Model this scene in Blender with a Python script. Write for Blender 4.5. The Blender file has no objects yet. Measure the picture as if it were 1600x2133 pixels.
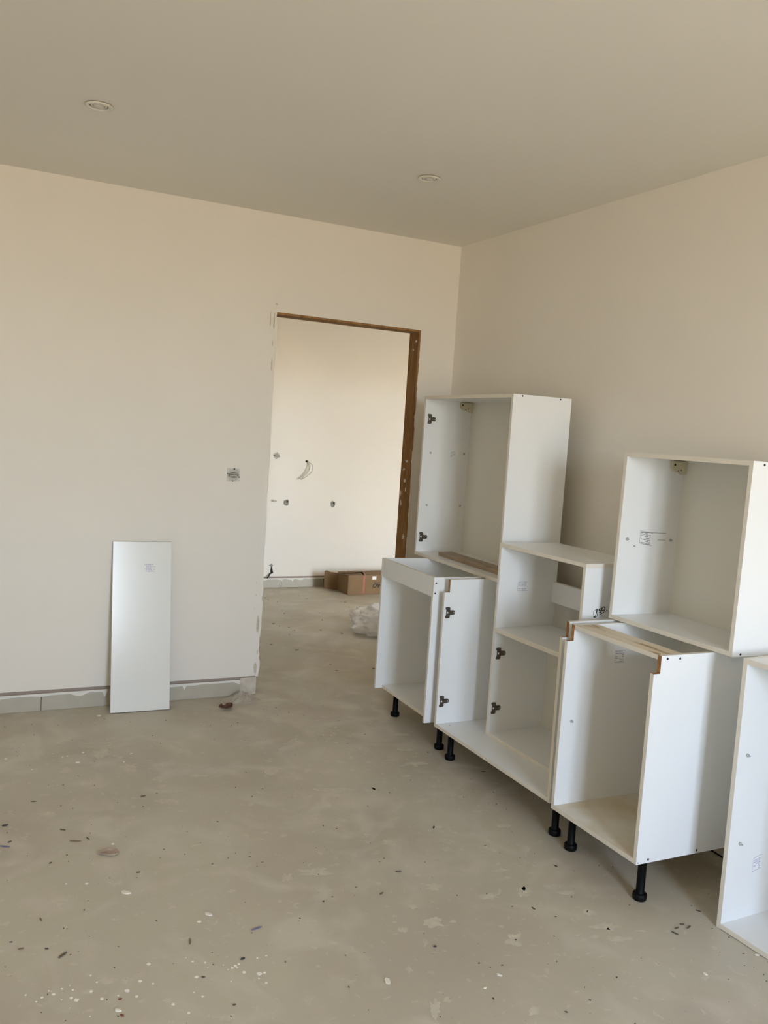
import bpy, bmesh, math, random
from mathutils import Vector, Matrix, noise
R = math.radians
S = bpy.context.scene
COL = S.collection

# ------------------------------------------------------------------ camera
F_PX = 1849.3
yaw, pitch, roll = R(26.98), R(-5.058), R(3.753)
fw = Vector((math.sin(yaw)*math.cos(pitch), math.cos(yaw)*math.cos(pitch), math.sin(pitch)))
rt = Vector((math.cos(yaw), -math.sin(yaw), 0)); up = rt.cross(fw)
r2 = math.cos(roll)*rt + math.sin(roll)*up; u2 = -math.sin(roll)*rt + math.cos(roll)*up
cam = bpy.data.objects.new('camera', bpy.data.cameras.new('camera')); COL.objects.link(cam)
M = Matrix.Identity(4)
for i in range(3):
    M[i][0], M[i][1], M[i][2] = r2[i], u2[i], -fw[i]
M.translation = Vector((-2.799, -4.7025, 1.5202))
cam.matrix_world = M
cam.data.sensor_fit = 'HORIZONTAL'; cam.data.sensor_width = 36.0; cam.data.lens = 36.0*F_PX/1600
cam.data.clip_start = 0.02
S.camera = cam

# ------------------------------------------------------------------ world: bright sky above, sunlit ground below
W = bpy.data.worlds.new('sky'); S.world = W; W.use_nodes = True
nt = W.node_tree; nt.nodes.clear()
tc = nt.nodes.new('ShaderNodeTexCoord'); sp = nt.nodes.new('ShaderNodeSeparateXYZ')
rp = nt.nodes.new('ShaderNodeValToRGB'); bg = nt.nodes.new('ShaderNodeBackground'); wo = nt.nodes.new('ShaderNodeOutputWorld')
mr = nt.nodes.new('ShaderNodeMapRange'); mr.inputs[1].default_value = -1; mr.inputs[2].default_value = 1
nt.links.new(tc.outputs['Generated'], sp.inputs[0]); nt.links.new(sp.outputs[2], mr.inputs[0])
nt.links.new(mr.outputs[0], rp.inputs[0]); nt.links.new(rp.outputs[0], bg.inputs[0]); nt.links.new(bg.outputs[0], wo.inputs[0])
SKY = [(0.0, (.58, .475, .335)), (.47, (.64, .525, .375)), (.515, (.90, 1.0, 1.08)), (.64, (.62, .80, 1.10)), (1.0, (.40, .60, 1.0))]
cr = rp.color_ramp
while len(cr.elements) < len(SKY): cr.elements.new(.5)
for e, (p_, c_) in zip(cr.elements, SKY): e.position = p_; e.color = (*c_, 1)
bg.inputs[1].default_value = 41.5

S.view_settings.view_transform = 'Standard'; S.view_settings.look = 'None'
S.view_settings.gamma = 1.0; S.view_settings.use_curve_mapping = False
S.view_settings.exposure = 0.0
S.cycles.max_bounces = 16; S.cycles.diffuse_bounces = 12; S.cycles.glossy_bounces = 6
S.cycles.sample_clamp_indirect = 12.0
S.cycles.use_denoising = True

# room dimensions (metres); the far right corner of the room is the origin
H = 2.664; XL, YR = -4.2, -7.0; WT = .12
YF = 3.161; FXL, FXR = -2.6, 3.6
WIN_A = (-2.38, -1.32, .75, 2.42)      # window in the rear wall: x0, x1, z0, z1
WIN_B = (1.30, 2.1, .05, 2.15)           # glazed door opening of the next room, in its front wall: x0, x1, z0, z1
DX0, DX1, DZ = -1.144, -.236, 2.143    # rough door opening

def portal(name, x, y, z, sx, sz):
    l = bpy.data.lights.new(name, 'AREA'); l.shape = 'RECTANGLE'; l.size = sx; l.size_y = sz
    l.cycles.is_portal = True
    o = bpy.data.objects.new(name, l); COL.objects.link(o); o.location = (x, y, z)
    o.rotation_euler = (R(90), 0, 0)    # shines towards +y, into the rooms
    return o
portal('window_portal', (WIN_A[0]+WIN_A[1])/2, YR-.12, (WIN_A[2]+WIN_A[3])/2, WIN_A[1]-WIN_A[0], WIN_A[3]-WIN_A[2])
portal('window_portal', (WIN_B[0]+WIN_B[1])/2, .02, (WIN_B[2]+WIN_B[3])/2, WIN_B[1]-WIN_B[0], WIN_B[3]-WIN_B[2])

# ------------------------------------------------------------------ helpers
def mat(name, col, rough=.5, metal=0, noise_amt=0, noise_scale=8, bump=0, bump_scale=200, spec=.5, col2=None, stretch=None, coat=0):
    m = bpy.data.materials.new(name); m.use_nodes = True
    t = m.node_tree; b = t.nodes['Principled BSDF']
    b.inputs['Base Color'].default_value = (*col, 1); b.inputs['Roughness'].default_value = rough
    b.inputs['Metallic'].default_value = metal; b.inputs['Specular IOR Level'].default_value = spec
    b.inputs['Coat Weight'].default_value = coat
    if noise_amt or col2 or bump:
        g = t.nodes.new('ShaderNodeTexCoord'); mp = t.nodes.new('ShaderNodeMapping')
        t.links.new(g.outputs['Object'], mp.inputs[0])
        if stretch: mp.inputs['Scale'].default_value = stretch
    if noise_amt or col2:
        n = t.nodes.new('ShaderNodeTexNoise'); n.inputs['Scale'].default_value = noise_scale; n.inputs['Detail'].default_value = 6
        t.links.new(mp.outputs[0], n.inputs['Vector'])
        r = t.nodes.new('ShaderNodeValToRGB'); t.links.new(n.outputs[0], r.inputs[0])
        c2 = col2 or tuple(c*(1-noise_amt) for c in col)
        r.color_ramp.elements[0].position = .35; r.color_ramp.elements[1].position = .65
        r.color_ramp.elements[0].color = (*c2, 1); r.color_ramp.elements[1].color = (*col, 1)
        t.links.new(r.outputs[0], b.inputs['Base Color'])
    if bump:
        n2 = t.nodes.new('ShaderNodeTexNoise'); n2.inputs['Scale'].default_value = bump_scale; n2.inputs['Detail'].default_value = 3
        t.links.new(mp.outputs[0], n2.inputs['Vector'])
        bp = t.nodes.new('ShaderNodeBump'); bp.inputs['Strength'].default_value = bump; bp.inputs['Distance'].default_value = .002
        t.links.new(n2.outputs[0], bp.inputs['Height']); t.links.new(bp.outputs[0], b.inputs['Normal'])
    return m

M_WALL = mat('wall_paint', (.80, .762, .695), .85, noise_amt=.035, noise_scale=1.3, bump=.12, bump_scale=90)
M_CEIL = mat('ceiling_paint', (.79, .768, .705), .9, noise_amt=.03, noise_scale=1.0)
M_RAW = mat('raw_plaster', (.62, .57, .48), .95, col2=(.50, .45, .37), noise_scale=30, bump=.3)
M_RECESS = mat('recess_mortar', (.36, .30, .25), .95)
M_TILE = mat('skirting_tile', (.47, .435, .355), .45, noise_amt=.08, noise_scale=12)
M_SMEARW = mat('white_plaster', (.74, .72, .66), .9, bump=.3, bump_scale=120)
M_MEL = mat('white_melamine', (.785, .80, .80), .32, noise_amt=.02, noise_scale=3)
M_EDGE = mat('melamine_edge', (.76, .715, .63), .45, noise_amt=.04, noise_scale=20)
M_CHIP = mat('raw_chipboard', (.42, .20, .07), .9, col2=(.25, .11, .035), noise_scale=90)
M_BACK = mat('cabinet_back_board', (.72, .70, .63), .5, noise_amt=.03, noise_scale=4)
M_GLOSS = mat('gloss_white_panel', (.74, .745, .71), .17, noise_amt=.01)
M_BLACK = mat('black_plastic', (.003, .003, .003), .5, spec=.15)
M_STEEL = mat('nickel_plate', (.16, .14, .115), .32, metal=.85)
M_SCREW = mat('dark_screw_head', (.03, .035, .04), .4, metal=.3)
M_PIN = mat('grey_plastic_pin', (.38, .39, .37), .5)
M_INK = mat('violet_grey_ink', (.36, .34, .52), .7)
M_INKB = mat('black_ink', (.02, .02, .02), .7)
M_INKG = mat('grey_ink', (.22, .22, .24), .7)
M_BRKT = mat('ivory_plastic', (.58, .53, .38), .5)
M_JAMB = mat('rough_pine', (.36, .19, .065), .85, col2=(.23, .115, .04), noise_scale=9, stretch=(6, 6, 1), bump=.3)
M_CARD = mat('cardboard', (.235, .145, .07), .85, noise_amt=.12, noise_scale=6)
M_CARDD = mat('cardboard_inside', (.22, .125, .06), .9)
M_TAPE = mat('orange_red_tape', (.33, .085, .04), .35)
M_STICK = mat('white_sticker', (.85, .83, .8), .6)
M_CUP = mat('maroon_plastic', (.045, .012, .010), .35)
M_CABLE = mat('cable_sheath', (.60, .57, .48), .6)
M_DARK = mat('dark_hole', (.012, .010, .008), .9)
M_GREY = mat('grey_box_plastic', (.52, .50, .44), .6)
M_GREY2 = mat('dusty_grey_and_gap_shade', (.30, .285, .235), .7, col2=(.16, .15, .12), noise_scale=60)  # dusty grey parts, also the painted shade above the spotlight trim
M_LAMP = mat('white_lamp_trim', (.72, .69, .62), .4)
M_LENS = mat('frosted_lens', (.62, .60, .55), .25)
M_PLANK = mat('wood_grain_plank', (.40, .31, .22), .5, col2=(.27, .20, .14), noise_scale=5, stretch=(10, 1.2, 10))
M_LEAF = mat('brown_shard', (.42, .32, .25), .75, col2=(.32, .235, .18), noise_scale=60, bump=.4)
M_LEAFD = mat('dark_red_brown', (.16, .07, .035), .7, col2=(.06, .022, .012), noise_scale=50, bump=.4)
CHIPM = {'blue': mat('slate_blue', (.13, .13, .22), .5), 'black': mat('black_bit', (.03, .03, .035), .6),
         'brown': mat('brown_bit', (.22, .13, .09), .7), 'dark': mat('dark_bit', (.10, .08, .06), .7),
         'white': mat('white_bit', (.78, .74, .66), .8), 'red': mat('red_brown_bit', (.20, .06, .035), .7)}
M_FRAME = mat('window_frame_white', (.7, .7, .68), .4)
M_SMEAR = mat('dried_plaster', (.60, .555, .455), .85, col2=(.53, .485, .39), noise_scale=40)
M_DROP = mat('white_paint_drop', (.88, .85, .78), .5)

def floor_material():
    m = mat('dusty_floor', (.43, .385, .305), .42, spec=.45); t = m.node_tree; b = t.nodes['Principled BSDF']
    g = t.nodes.new('ShaderNodeTexCoord')
    def nz(scale, det, dist=0):
        n = t.nodes.new('ShaderNodeTexNoise'); n.inputs['Scale'].default_value = scale; n.inputs['Detail'].default_value = det
        n.inputs['Distortion'].default_value = dist; t.links.new(g.outputs['Object'], n.inputs['Vector']); return n
    def ramp(src, a, b_, c0, c1):
        r = t.nodes.new('ShaderNodeValToRGB'); r.color_ramp.elements[0].position = a; r.color_ramp.elements[1].position = b_
        r.color_ramp.elements[0].color = (*c0, 1); r.color_ramp.elements[1].color = (*c1, 1); t.links.new(src, r.inputs[0]); return r
    def mix(f, a, b_, ):
        x = t.nodes.new('ShaderNodeMixRGB'); t.links.new(f, x.inputs[0])
        for i, s in ((1, a), (2, b_)):
            if isinstance(s, tuple): x.inputs[i].default_value = (*s, 1)
            else: t.links.new(s, x.inputs[i])
        return x
    base = ramp(nz(1.3, 6, .5).outputs[0], .35, .65, (.445, .395, .315), (.515, .48, .38))
    # worn whitish dust film in blotches
    f1 = ramp(nz(4, 9, 1.2).outputs[0], .50, .70, (0, 0, 0), (.75, .75, .75))
    c1 = mix(f1.outputs[0], base.outputs[0], (.59, .54, .45))
    # small pale flecks of plaster
    f2 = ramp(nz(30, 5, .8).outputs[0], .63, .70, (0, 0, 0), (.40, .40, .40))
    c2 = mix(f2.outputs[0], c1.outputs[0], (.66, .615, .52))
    # fine dark grit
    f3 = ramp(nz(75, 2).outputs[0], .735, .76, (0, 0, 0), (.7, .7, .7))
    c3 = mix(f3.outputs[0], c2.outputs[0], (.17, .13, .10))
    t.links.new(c3.outputs[0], b.inputs['Base Color'])
    rr = ramp(nz(3.5, 6, .5).outputs[0], .35, .65, (.36, .36, .36), (.60, .60, .60)); t.links.new(rr.outputs[0], b.inputs['Roughness'])
    bp = t.nodes.new('ShaderNodeBump'); bp.inputs['Strength'].default_value = .15; bp.inputs['Distance'].default_value = .001
    t.links.new(nz(120, 3).outputs[0], bp.inputs['Height']); t.links.new(bp.outputs[0], b.inputs['Normal'])
    return m
M_FLOOR = floor_material()

def film_material(name, f, c):
    m = bpy.data.materials.new(name); m.use_nodes = True; t = m.node_tree; t.nodes.clear()
    o = t.nodes.new('ShaderNodeOutputMaterial'); tr = t.nodes.new('ShaderNodeBsdfTransparent'); p = t.nodes.new('ShaderNodeBsdfPrincipled')
    p.inputs['Base Color'].default_value = (*c, 1); p.inputs['Roughness'].default_value = .15; p.inputs['Specular IOR Level'].default_value = .8
    x = t.nodes.new('ShaderNodeMixShader'); x.inputs[0].default_value = f
    t.links.new(tr.outputs[0], x.inputs[1]); t.links.new(p.outputs[0], x.inputs[2]); t.links.new(x.outputs[0], o.inputs[0])
    return m
M_FILM = film_material('clear_film_scrap', .40, (.62, .575, .50)); M_BAG = film_material('clear_plastic_sheet', .62, (.86, .83, .78))

def link(name, me, mats, parent=None):
    for m in (mats if isinstance(mats, (list, tuple)) else [mats]): me.materials.append(m)
    o = bpy.data.objects.new(name, me); COL.objects.link(o)
    if parent is not None: o.parent = parent
    return o
def obj(name, bm, mats, parent=None, smooth=False):
    bmesh.ops.recalc_face_normals(bm, faces=bm.faces[:])
    if smooth:
        for f in bm.faces: f.smooth = True
    me = bpy.data.meshes.new(name); bm.to_mesh(me); bm.free()
    return link(name, me, mats, parent)
def tag(o, label, cat, group=None):
    o['label'] = label; o['category'] = cat
    if group: o['group'] = group
    return o
def thing(name, label, cat, loc=(0, 0, 0), rot=(0, 0, 0), group=None):
    o = bpy.data.objects.new(name, None); o.empty_display_size = .05; COL.objects.link(o)
    o.location = loc; o.rotation_euler = rot
    return tag(o, label, cat, group)
def struct(o): o['kind'] = 'structure'; return o
def box(bm, x0, x1, y0, y1, z0, z1, mi=0, thin=None, mthin=None):
    """A box; with thin = 0/1/2 the two faces across that axis take material mthin."""
    v = [bm.verts.new((x, y, z)) for x in (x0, x1) for y in (y0, y1) for z in (z0, z1)]
    fs = [(0, 1, 3, 2, 0), (4, 6, 7, 5, 0), (0, 4, 5, 1, 1), (2, 3, 7, 6, 1), (0, 2, 6, 4, 2), (1, 5, 7, 3, 2)]
    out = []
    for *ix, ax in fs:
        f = bm.faces.new([v[i] for i in ix]); f.material_index = mthin if (thin is not None and ax == thin) else mi; out.append(f)
    return out
def prism(bm, pts, axis, a, b, mside=0, mcap=0, side_m=None):
    """Extrude a 2D outline along an axis (0: pts are (y,z); 1: (x,z); 2: (x,y))."""
    def P(p, t): return {0: (t, p[0], p[1]), 1: (p[0], t, p[1]), 2: (p[0], p[1], t)}[axis]
    va = [bm.verts.new(P(p, a)) for p in pts]; vb = [bm.verts.new(P(p, b)) for p in pts]
    n = len(pts)
    f = bm.faces.new(va); f.material_index = mcap
    f = bm.faces.new(vb[::-1]); f.material_index = mcap
    for i in range(n):
        f = bm.faces.new((va[i], vb[i], vb[(i+1) % n], va[(i+1) % n])); f.material_index = (side_m or {}).get(i, mside)
def lathe(bm, prof, c=(0, 0, 0), n=28, axis=2, mi=0):
    """Spin (radius, height) pairs round an axis through c."""
    rings = []
    for r, h in prof:
        ring = []
        for k in range(n):
            a = 2*math.pi*k/n; u, w = r*math.cos(a), r*math.sin(a)
            p = {2: (u, w, h), 1: (u, h, w), 0: (h, u, w)}[axis]
            ring.append(bm.verts.new((c[0]+p[0], c[1]+p[1], c[2]+p[2])))
        rings.append(ring)
    for a, b in zip(rings, rings[1:]):
        for k in range(n):
            f = bm.faces.new((a[k], a[(k+1) % n], b[(k+1) % n], b[k])); f.material_index = mi
    for ring, r in ((rings[0], prof[0][0]), (rings[-1], prof[-1][0])):
        f = bm.faces.new(ring); f.material_index = mi
def tube(bm, pts, r, n=8):
    pts = [Vector(p) for p in pts]; rings = []
    for i, p in enumerate(pts):
        d = (pts[min(i+1, len(pts)-1)] - pts[max(i-1, 0)]).normalized()
        a = d.cross(Vector((0, 0, 1)) if abs(d.z) < .9 else Vector((1, 0, 0))).normalized(); b = d.cross(a)
        rings.append([bm.verts.new(p + r*(math.cos(2*math.pi*k/n)*a + math.sin(2*math.pi*k/n)*b)) for k in range(n)])
    for a, b in zip(rings, rings[1:]):
        for k in range(n): bm.faces.new((a[k], a[(k+1) % n], b[(k+1) % n], b[k]))
    bm.faces.new(rings[0]); bm.faces.new(rings[-1][::-1])
def bezier(p0, p1, p2, p3, n=14):
    P = [Vector(p) for p in (p0, p1, p2, p3)]
    return [((1-t)**3*P[0]+3*(1-t)**2*t*P[1]+3*(1-t)*t*t*P[2]+t**3*P[3]) for t in [i/n for i in range(n+1)]]
def text(name, body, size, mtx, m, parent, bold=.0, shear=0):
    c = bpy.data.curves.new(name, 'FONT'); c.body = body; c.size = size; c.extrude = .0003; c.offset = bold; c.shear = shear
    c.align_x = 'CENTER'; c.align_y = 'CENTER'
    t = bpy.data.objects.new(name, c); COL.objects.link(t)
    me = bpy.data.meshes.new_from_object(t.evaluated_get(bpy.context.evaluated_depsgraph_get()))
    bpy.data.objects.remove(t); bpy.data.curves.remove(c)
    me.materials.clear(); me.transform(mtx)
    return link(name, me, m, parent)
def nB(): return bmesh.new()
SMEARS = [
(-1.3690,-2.4290,0.0380,-0.0140,0.0140,0.0240),
(-1.5810,-2.7980,0.0160,-0.0060,0.0210,0.0360),
(-1.1110,-2.3530,0.0350,-0.0120,0.0130,0.0190),
(-0.9820,-2.3650,0.0270,-0.0100,0.0170,0.0240),
(-1.1870,-2.6010,0.0240,-0.0090,0.0200,0.0290),
(-0.9150,-2.0560,0.0320,-0.0110,0.0220,0.0340),
(-1.2560,-1.8980,0.0240,-0.0080,0.0120,0.0240),
(-2.1040,-0.6890,0.0420,-0.0120,0.0080,0.0480),
(-2.0200,-0.8990,0.0360,-0.0110,0.0090,0.0490),
(-1.9430,-1.2870,0.0410,-0.0130,0.0070,0.0320),
(-2.3980,-1.2630,0.0300,-0.0100,0.0030,0.0280),
(-1.4380,-1.1190,0.0510,-0.0160,0.0100,0.0260),
(-1.2910,-1.1530,0.0160,-0.0050,0.0120,0.0320),
(-1.2630,-1.3840,0.0770,-0.0240,0.0090,0.0210),
(-1.7630,-1.0690,0.0350,-0.0110,0.0030,0.0100),
(-2.2490,-1.8660,0.0310,-0.0120,0.0050,0.0280),
(-2.4260,-1.9160,0.0300,-0.0110,0.0040,0.0320),
(-2.1110,-2.0600,0.0160,-0.0060,0.0050,0.0250),
(-1.6070,-2.0120,0.0630,-0.0220,0.0100,0.0250),
(-1.7100,-2.0140,0.0230,-0.0090,0.0120,0.0300),
(-2.2810,-0.8470,0.0260,-0.0080,0.0040,0.0330),
(-1.9290,-1.0500,0.0190,-0.0060,0.0050,0.0250),
(-1.9270,-1.1310,0.0150,-0.0050,0.0070,0.0300),
(-1.7500,-1.6810,0.0150,-0.0050,0.0060,0.0190),
(-1.9100,-2.0360,0.0150,-0.0060,0.0040,0.0110),
(-1.9870,-2.2800,0.0200,-0.0070,0.0030,0.0100),
(-2.3560,-2.3730,0.0220,-0.0080,0.0030,0.0180),
(-2.2250,-1.9390,0.0160,-0.0060,0.0030,0.0140),
(-2.2270,-2.5140,0.0140,-0.0050,0.0030,0.0120),
(-2.1060,-2.6310,0.0230,-0.0090,0.0040,0.0130),
(-0.8920,-1.3400,0.0210,-0.0070,0.0060,0.0120),
(-0.7740,-1.3950,0.0120,-0.0040,0.0050,0.0100),
(-0.8560,-1.1520,0.0290,-0.0090,0.0070,0.0140),
(-1.1510,-1.7170,0.0200,-0.0060,0.0100,0.0200),
(-1.3110,-1.8170,0.0100,-0.0040,0.0080,0.0180),
(-1.0190,-1.8470,0.0180,-0.0060,0.0130,0.0230),
(-0.7900,-1.5880,0.0140,-0.0050,0.0090,0.0150),
(-0.7740,-1.6200,0.0140,-0.0040,0.0080,0.0130),
(-0.7940,-2.1180,0.0160,-0.0050,0.0230,0.0330),
(-0.9760,-2.2160,0.0220,-0.0080,0.0100,0.0150),
(-0.8770,-2.2770,0.0200,-0.0070,0.0050,0.0080),
(-1.4830,-2.4330,0.0160,-0.0060,0.0080,0.0140),
(-1.3900,-2.3250,0.0190,-0.0070,0.0070,0.0130),
(-1.2610,-2.2420,0.0310,-0.0110,0.0130,0.0230),
(-1.0820,-2.0190,0.0180,-0.0060,0.0080,0.0140),
(-1.5640,-2.6220,0.0090,-0.0040,0.0090,0.0160),
(-1.5290,-2.7810,0.0100,-0.0040,0.0070,0.0120),
(-1.3330,-2.9040,0.0120,-0.0050,0.0120,0.0160),
(-0.8510,-2.5580,0.0230,-0.0090,0.0140,0.0170),
(-0.8640,-2.6440,0.0450,-0.0170,0.0130,0.0160),
(-0.8670,-2.7150,0.0370,-0.0130,0.0090,0.0110),
(-1.1270,-1.4330,0.0190,-0.0060,0.0060,0.0140),
(-0.9600,-1.6050,0.0110,-0.0040,0.0070,0.0120),
(-0.8490,-2.4300,0.0320,-0.0120,0.0080,0.0100),
(-0.8660,-2.3730,0.0180,-0.0060,0.0080,0.0110),
(-1.6120,-1.7150,0.0140,-0.0050,0.0060,0.0150),
(-1.1090,-1.1000,0.0260,-0.0080,0.0050,0.0110),
(-0.9780,-1.1460,0.0220,-0.0070,0.0050,0.0110),
(-0.7270,-0.5960,0.0300,-0.0090,0.0100,0.0210),
(-0.6700,-0.8440,0.0490,-0.0140,0.0110,0.0190),
(-0.7310,-1.0390,0.0570,-0.0170,0.0090,0.0180),
(-0.7660,-1.2230,0.0550,-0.0170,0.0070,0.0130),
(-0.7670,-2.9690,0.0110,-0.0040,0.0090,0.0080),
(-0.7740,-1.7700,0.0240,-0.0080,0.0090,0.0140),
(-0.7550,-1.9170,0.0280,-0.0100,0.0110,0.0170)]
DROPS = [
(-2.4960,-2.3830,0.0054), (-2.4560,-2.4150,0.0054), (-2.4800,-2.4140,0.0022), (-2.5060,-2.3640,0.0032), (-2.5000,-2.3680,0.0022), (-2.4440,-2.4280,0.0076), (-2.4480,-2.3820,0.0032), (-2.4050,-2.4050,0.0054), (-2.3840,-2.4470,0.0063), (-2.3960,-2.3350,0.0032), (-2.3850,-2.3710,0.0032), (-2.3170,-2.4360,0.0085), (-2.2780,-2.4070,0.0063), (-2.2990,-2.4690,0.0054), (-2.2480,-2.4300,0.0041), (-2.1240,-2.3690,0.0045), (-2.0920,-2.3860,0.0045), (-2.0920,-2.4130,0.0022), (-2.2400,-2.3380,0.0073), (-2.1320,-2.4420,0.0063), (-2.1370,-2.3450,0.0022), (-2.0290,-2.4370,0.0054), (-2.0180,-2.4310,0.0054), (-2.0060,-2.4260,0.0045), (-2.0160,-2.4410,0.0036), (-2.0040,-2.4680,0.0063), (-1.9670,-2.4890,0.0085), (-1.9520,-2.4900,0.0051), (-1.9210,-2.4160,0.0032), (-1.9490,-2.4180,0.0032), (-1.9750,-2.5090,0.0032), (-2.0500,-2.4960,0.0032), (-1.9630,-2.5360,0.0045), (-2.0420,-2.4410,0.0022), (-2.0480,-2.4150,0.0022), (-2.2180,-2.5340,0.0054), (-2.1890,-2.5820,0.0045), (-2.1550,-2.5050,0.0022), (-2.1390,-2.5310,0.0041), (-2.4230,-2.5070,0.0028), (-2.5410,-2.3990,0.0032), (-2.5630,-2.3610,0.0032), (-2.5250,-2.3860,0.0045), (-2.4740,-2.3670,0.0032), (-2.4530,-2.3600,0.0022), (-2.4650,-2.4550,0.0014), (-2.3430,-2.4480,0.0032), (-2.3340,-1.8360,0.0063), (-2.3950,-1.8150,0.0041), (-2.2090,-1.5850,0.0073), (-2.5010,-0.6420,0.0063), (-2.4070,-0.7970,0.0051), (-2.2510,-0.6810,0.0045), (-2.1810,-0.6600,0.0061), (-2.2180,-0.7690,0.0104), (-1.9820,-0.7310,0.0063), (-2.3060,-0.6340,0.0032), (-2.2720,-0.6870,0.0041), (-2.0340,-0.1650,0.0136), (-2.0300,-0.8200,0.0054), (-2.0540,-2.1770,0.0076)]
CHIPS = [
(-2.5580,-1.4880,0.0160,-0.0090,'blue'), # 10 1764
(-2.5460,-1.3170,0.0110,0.0010,'black'), # 11 1720
(-2.3280,-1.5240,0.0190,-0.0070,'brown'), # 157 1753
(-2.5400,-1.4560,0.0070,0.0040,'dark'), # 20 1754
(-1.9030,-2.2750,0.0180,0.0040,'blue'), # 535 1935
(-2.4530,-2.2140,0.0130,0.0110,'dark'), # 131 1990
(-2.1060,-2.2720,0.0040,0.0150,'brown'), # 396 1962
(-2.5570,-2.1430,0.0080,0.0000,'brown'), # 44 1977
(-2.4910,-2.0060,0.0020,-0.0100,'brown'), # 85 1916
(-2.4910,-2.1670,0.0050,-0.0020,'dark'), # 97 1977
(-2.0170,-2.1480,0.0090,-0.0110,'white'), # 434 1905
(-2.2280,-1.9350,0.0140,-0.0110,'white'), # 262 1860
(-1.9890,-2.4080,0.0070,0.0010,'black'), # 506 1998
(-2.3480,-2.5330,0.0040,-0.0050,'red'), # 254 2116
(-2.3540,-2.5100,0.0080,-0.0060,'white'), # 246 2106
(-0.6120,-2.7250,0.0080,-0.0030,'dark'), # 1421 1926
(-0.6460,-2.7360,0.0110,0.0010,'dark'), # 1410 1934
(-0.6040,-2.7460,0.0140,0.0050,'dark'), # 1435 1932
(-0.6750,-2.7570,0.0040,-0.0120,'dark'), # 1406 1945
(-0.4950,-2.6820,0.0050,-0.0080,'dark'), # 1455 1898
(-1.3290,-2.1070,0.0110,-0.0020,'dark'), # 830 1816
(-1.4510,-2.2200,0.0090,0.0040,'dark'), # 795 1862
(-1.4360,-2.5490,0.0050,-0.0020,'black'), # 906 1972
(-1.0200,-2.4750,0.0020,-0.0080,'dark'), # 1111 1893
(-1.6470,-2.6500,-0.0020,-0.0150,'white'), # 807 2045
(-1.3330,-2.7390,0.0050,-0.0070,'white'), # 1040 2032
(-1.4050,-2.7750,0.0050,-0.0010,'white'), # 1010 2059
(-2.1660,-1.8190,0.0070,0.0000,'dark'), # 288 1818
(-2.0260,-1.2110,0.0110,0.0010,'dark'), # 298 1659
(-2.4260,-1.6580,0.0060,0.0030,'dark'), # 105 1798
(-2.4320,-1.1330,0.0100,-0.0030,'dark'), # 70 1670
(-2.3580,-1.4180,0.0090,-0.0060,'dark'), # 131 1729
(-2.2840,-1.5160,0.0040,-0.0120,'dark'), # 183 1747
(-2.3410,-2.4660,0.0050,0.0000,'red'), # 250 2082
(-2.0710,-2.5950,0.0050,0.0000,'dark'), # 489 2094
(-2.1150,-2.4510,0.0050,-0.0020,'dark'), # 424 2036
(-0.5220,-1.4080,0.0090,-0.0030,'dark'), # 1007 1608
(-0.7520,-2.9550,0.0020,-0.0080,'white'), # 1469 2030
(-0.5180,-2.9410,0.0070,-0.0030,'white'), # 1577 1990
]

# ================================================================== THE SETTING
T = .35
bm = nB(); box(bm, XL-T, FXR+T, YR-T, YF+T, -.15, 0); struct(obj('floor', bm, M_FLOOR))
bm = nB(); box(bm, XL-T, FXR+T, YR-T, YF+T, H, H+.2); struct(obj('ceiling', bm, M_CEIL))

GAP = .104      # lower edge of the wall plaster above the skirting
def opening_wall(name, axis_y, y0, y1, x0, x1, hole, low=0.0, extra=None):
    """Wall across x with one hole (x0, x1, z0, z1), as one mesh of boxes that meet edge to edge."""
    bm = nB(); hx0, hx1, hz0, hz1 = hole
    box(bm, x0, hx0, y0, y1, low, H); box(bm, hx1, x1, y0, y1, low, H)
    box(bm, hx0, hx1, y0, y1, hz1, H)
    if hz0 > low: box(bm, hx0, hx1, y0, y1, low, hz0)
    if extra: extra(bm)
    return struct(obj(name, bm, [M_WALL, M_RECESS]))
# wall with the doorway: plaster down to the skirting gap, bare recessed mortar below it
def lowback(bm):
    box(bm, XL-T, DX0, .008, WT-.008, 0, GAP, 1); box(bm, DX1, 0.0, .008, WT-.008, 0, GAP, 1)
wall_back = opening_wall('wall_back', 1, 0, WT, XL-T, 0.0, (DX0, DX1, GAP, DZ), GAP, lowback)
bm = nB(); box(bm, 0, .25, YR-T, WT, 0, H); wall_right = struct(obj('wall_right', bm, M_WALL))
bm = nB(); box(bm, XL-.25, XL, YR-T, 0, 0, H); struct(obj('wall_left', bm, M_WALL))
opening_wall('wall_rear', 1, YR-.25, YR, XL, 0, WIN_A)
# next room
bm = nB(); box(bm, FXL-T, FXR+T, YF, YF+.2, GAP, H); box(bm, FXL-T, FXR+T, YF+.008, YF+.2, 0, GAP, 1)
struct(obj('wall_far', bm, [M_WALL, M_RECESS]))
opening_wall('wall_next_room_front', 1, WT-.25, WT, .25, FXR, WIN_B)
bm = nB(); box(bm, FXL-.2, FXL, WT, YF, 0, H); struct(obj('wall_next_room_left', bm, M_WALL))
bm = nB(); box(bm, FXR, FXR+.2, WT-.25, YF, 0, H); struct(obj('wall_next_room_right', bm, M_WALL))

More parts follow.
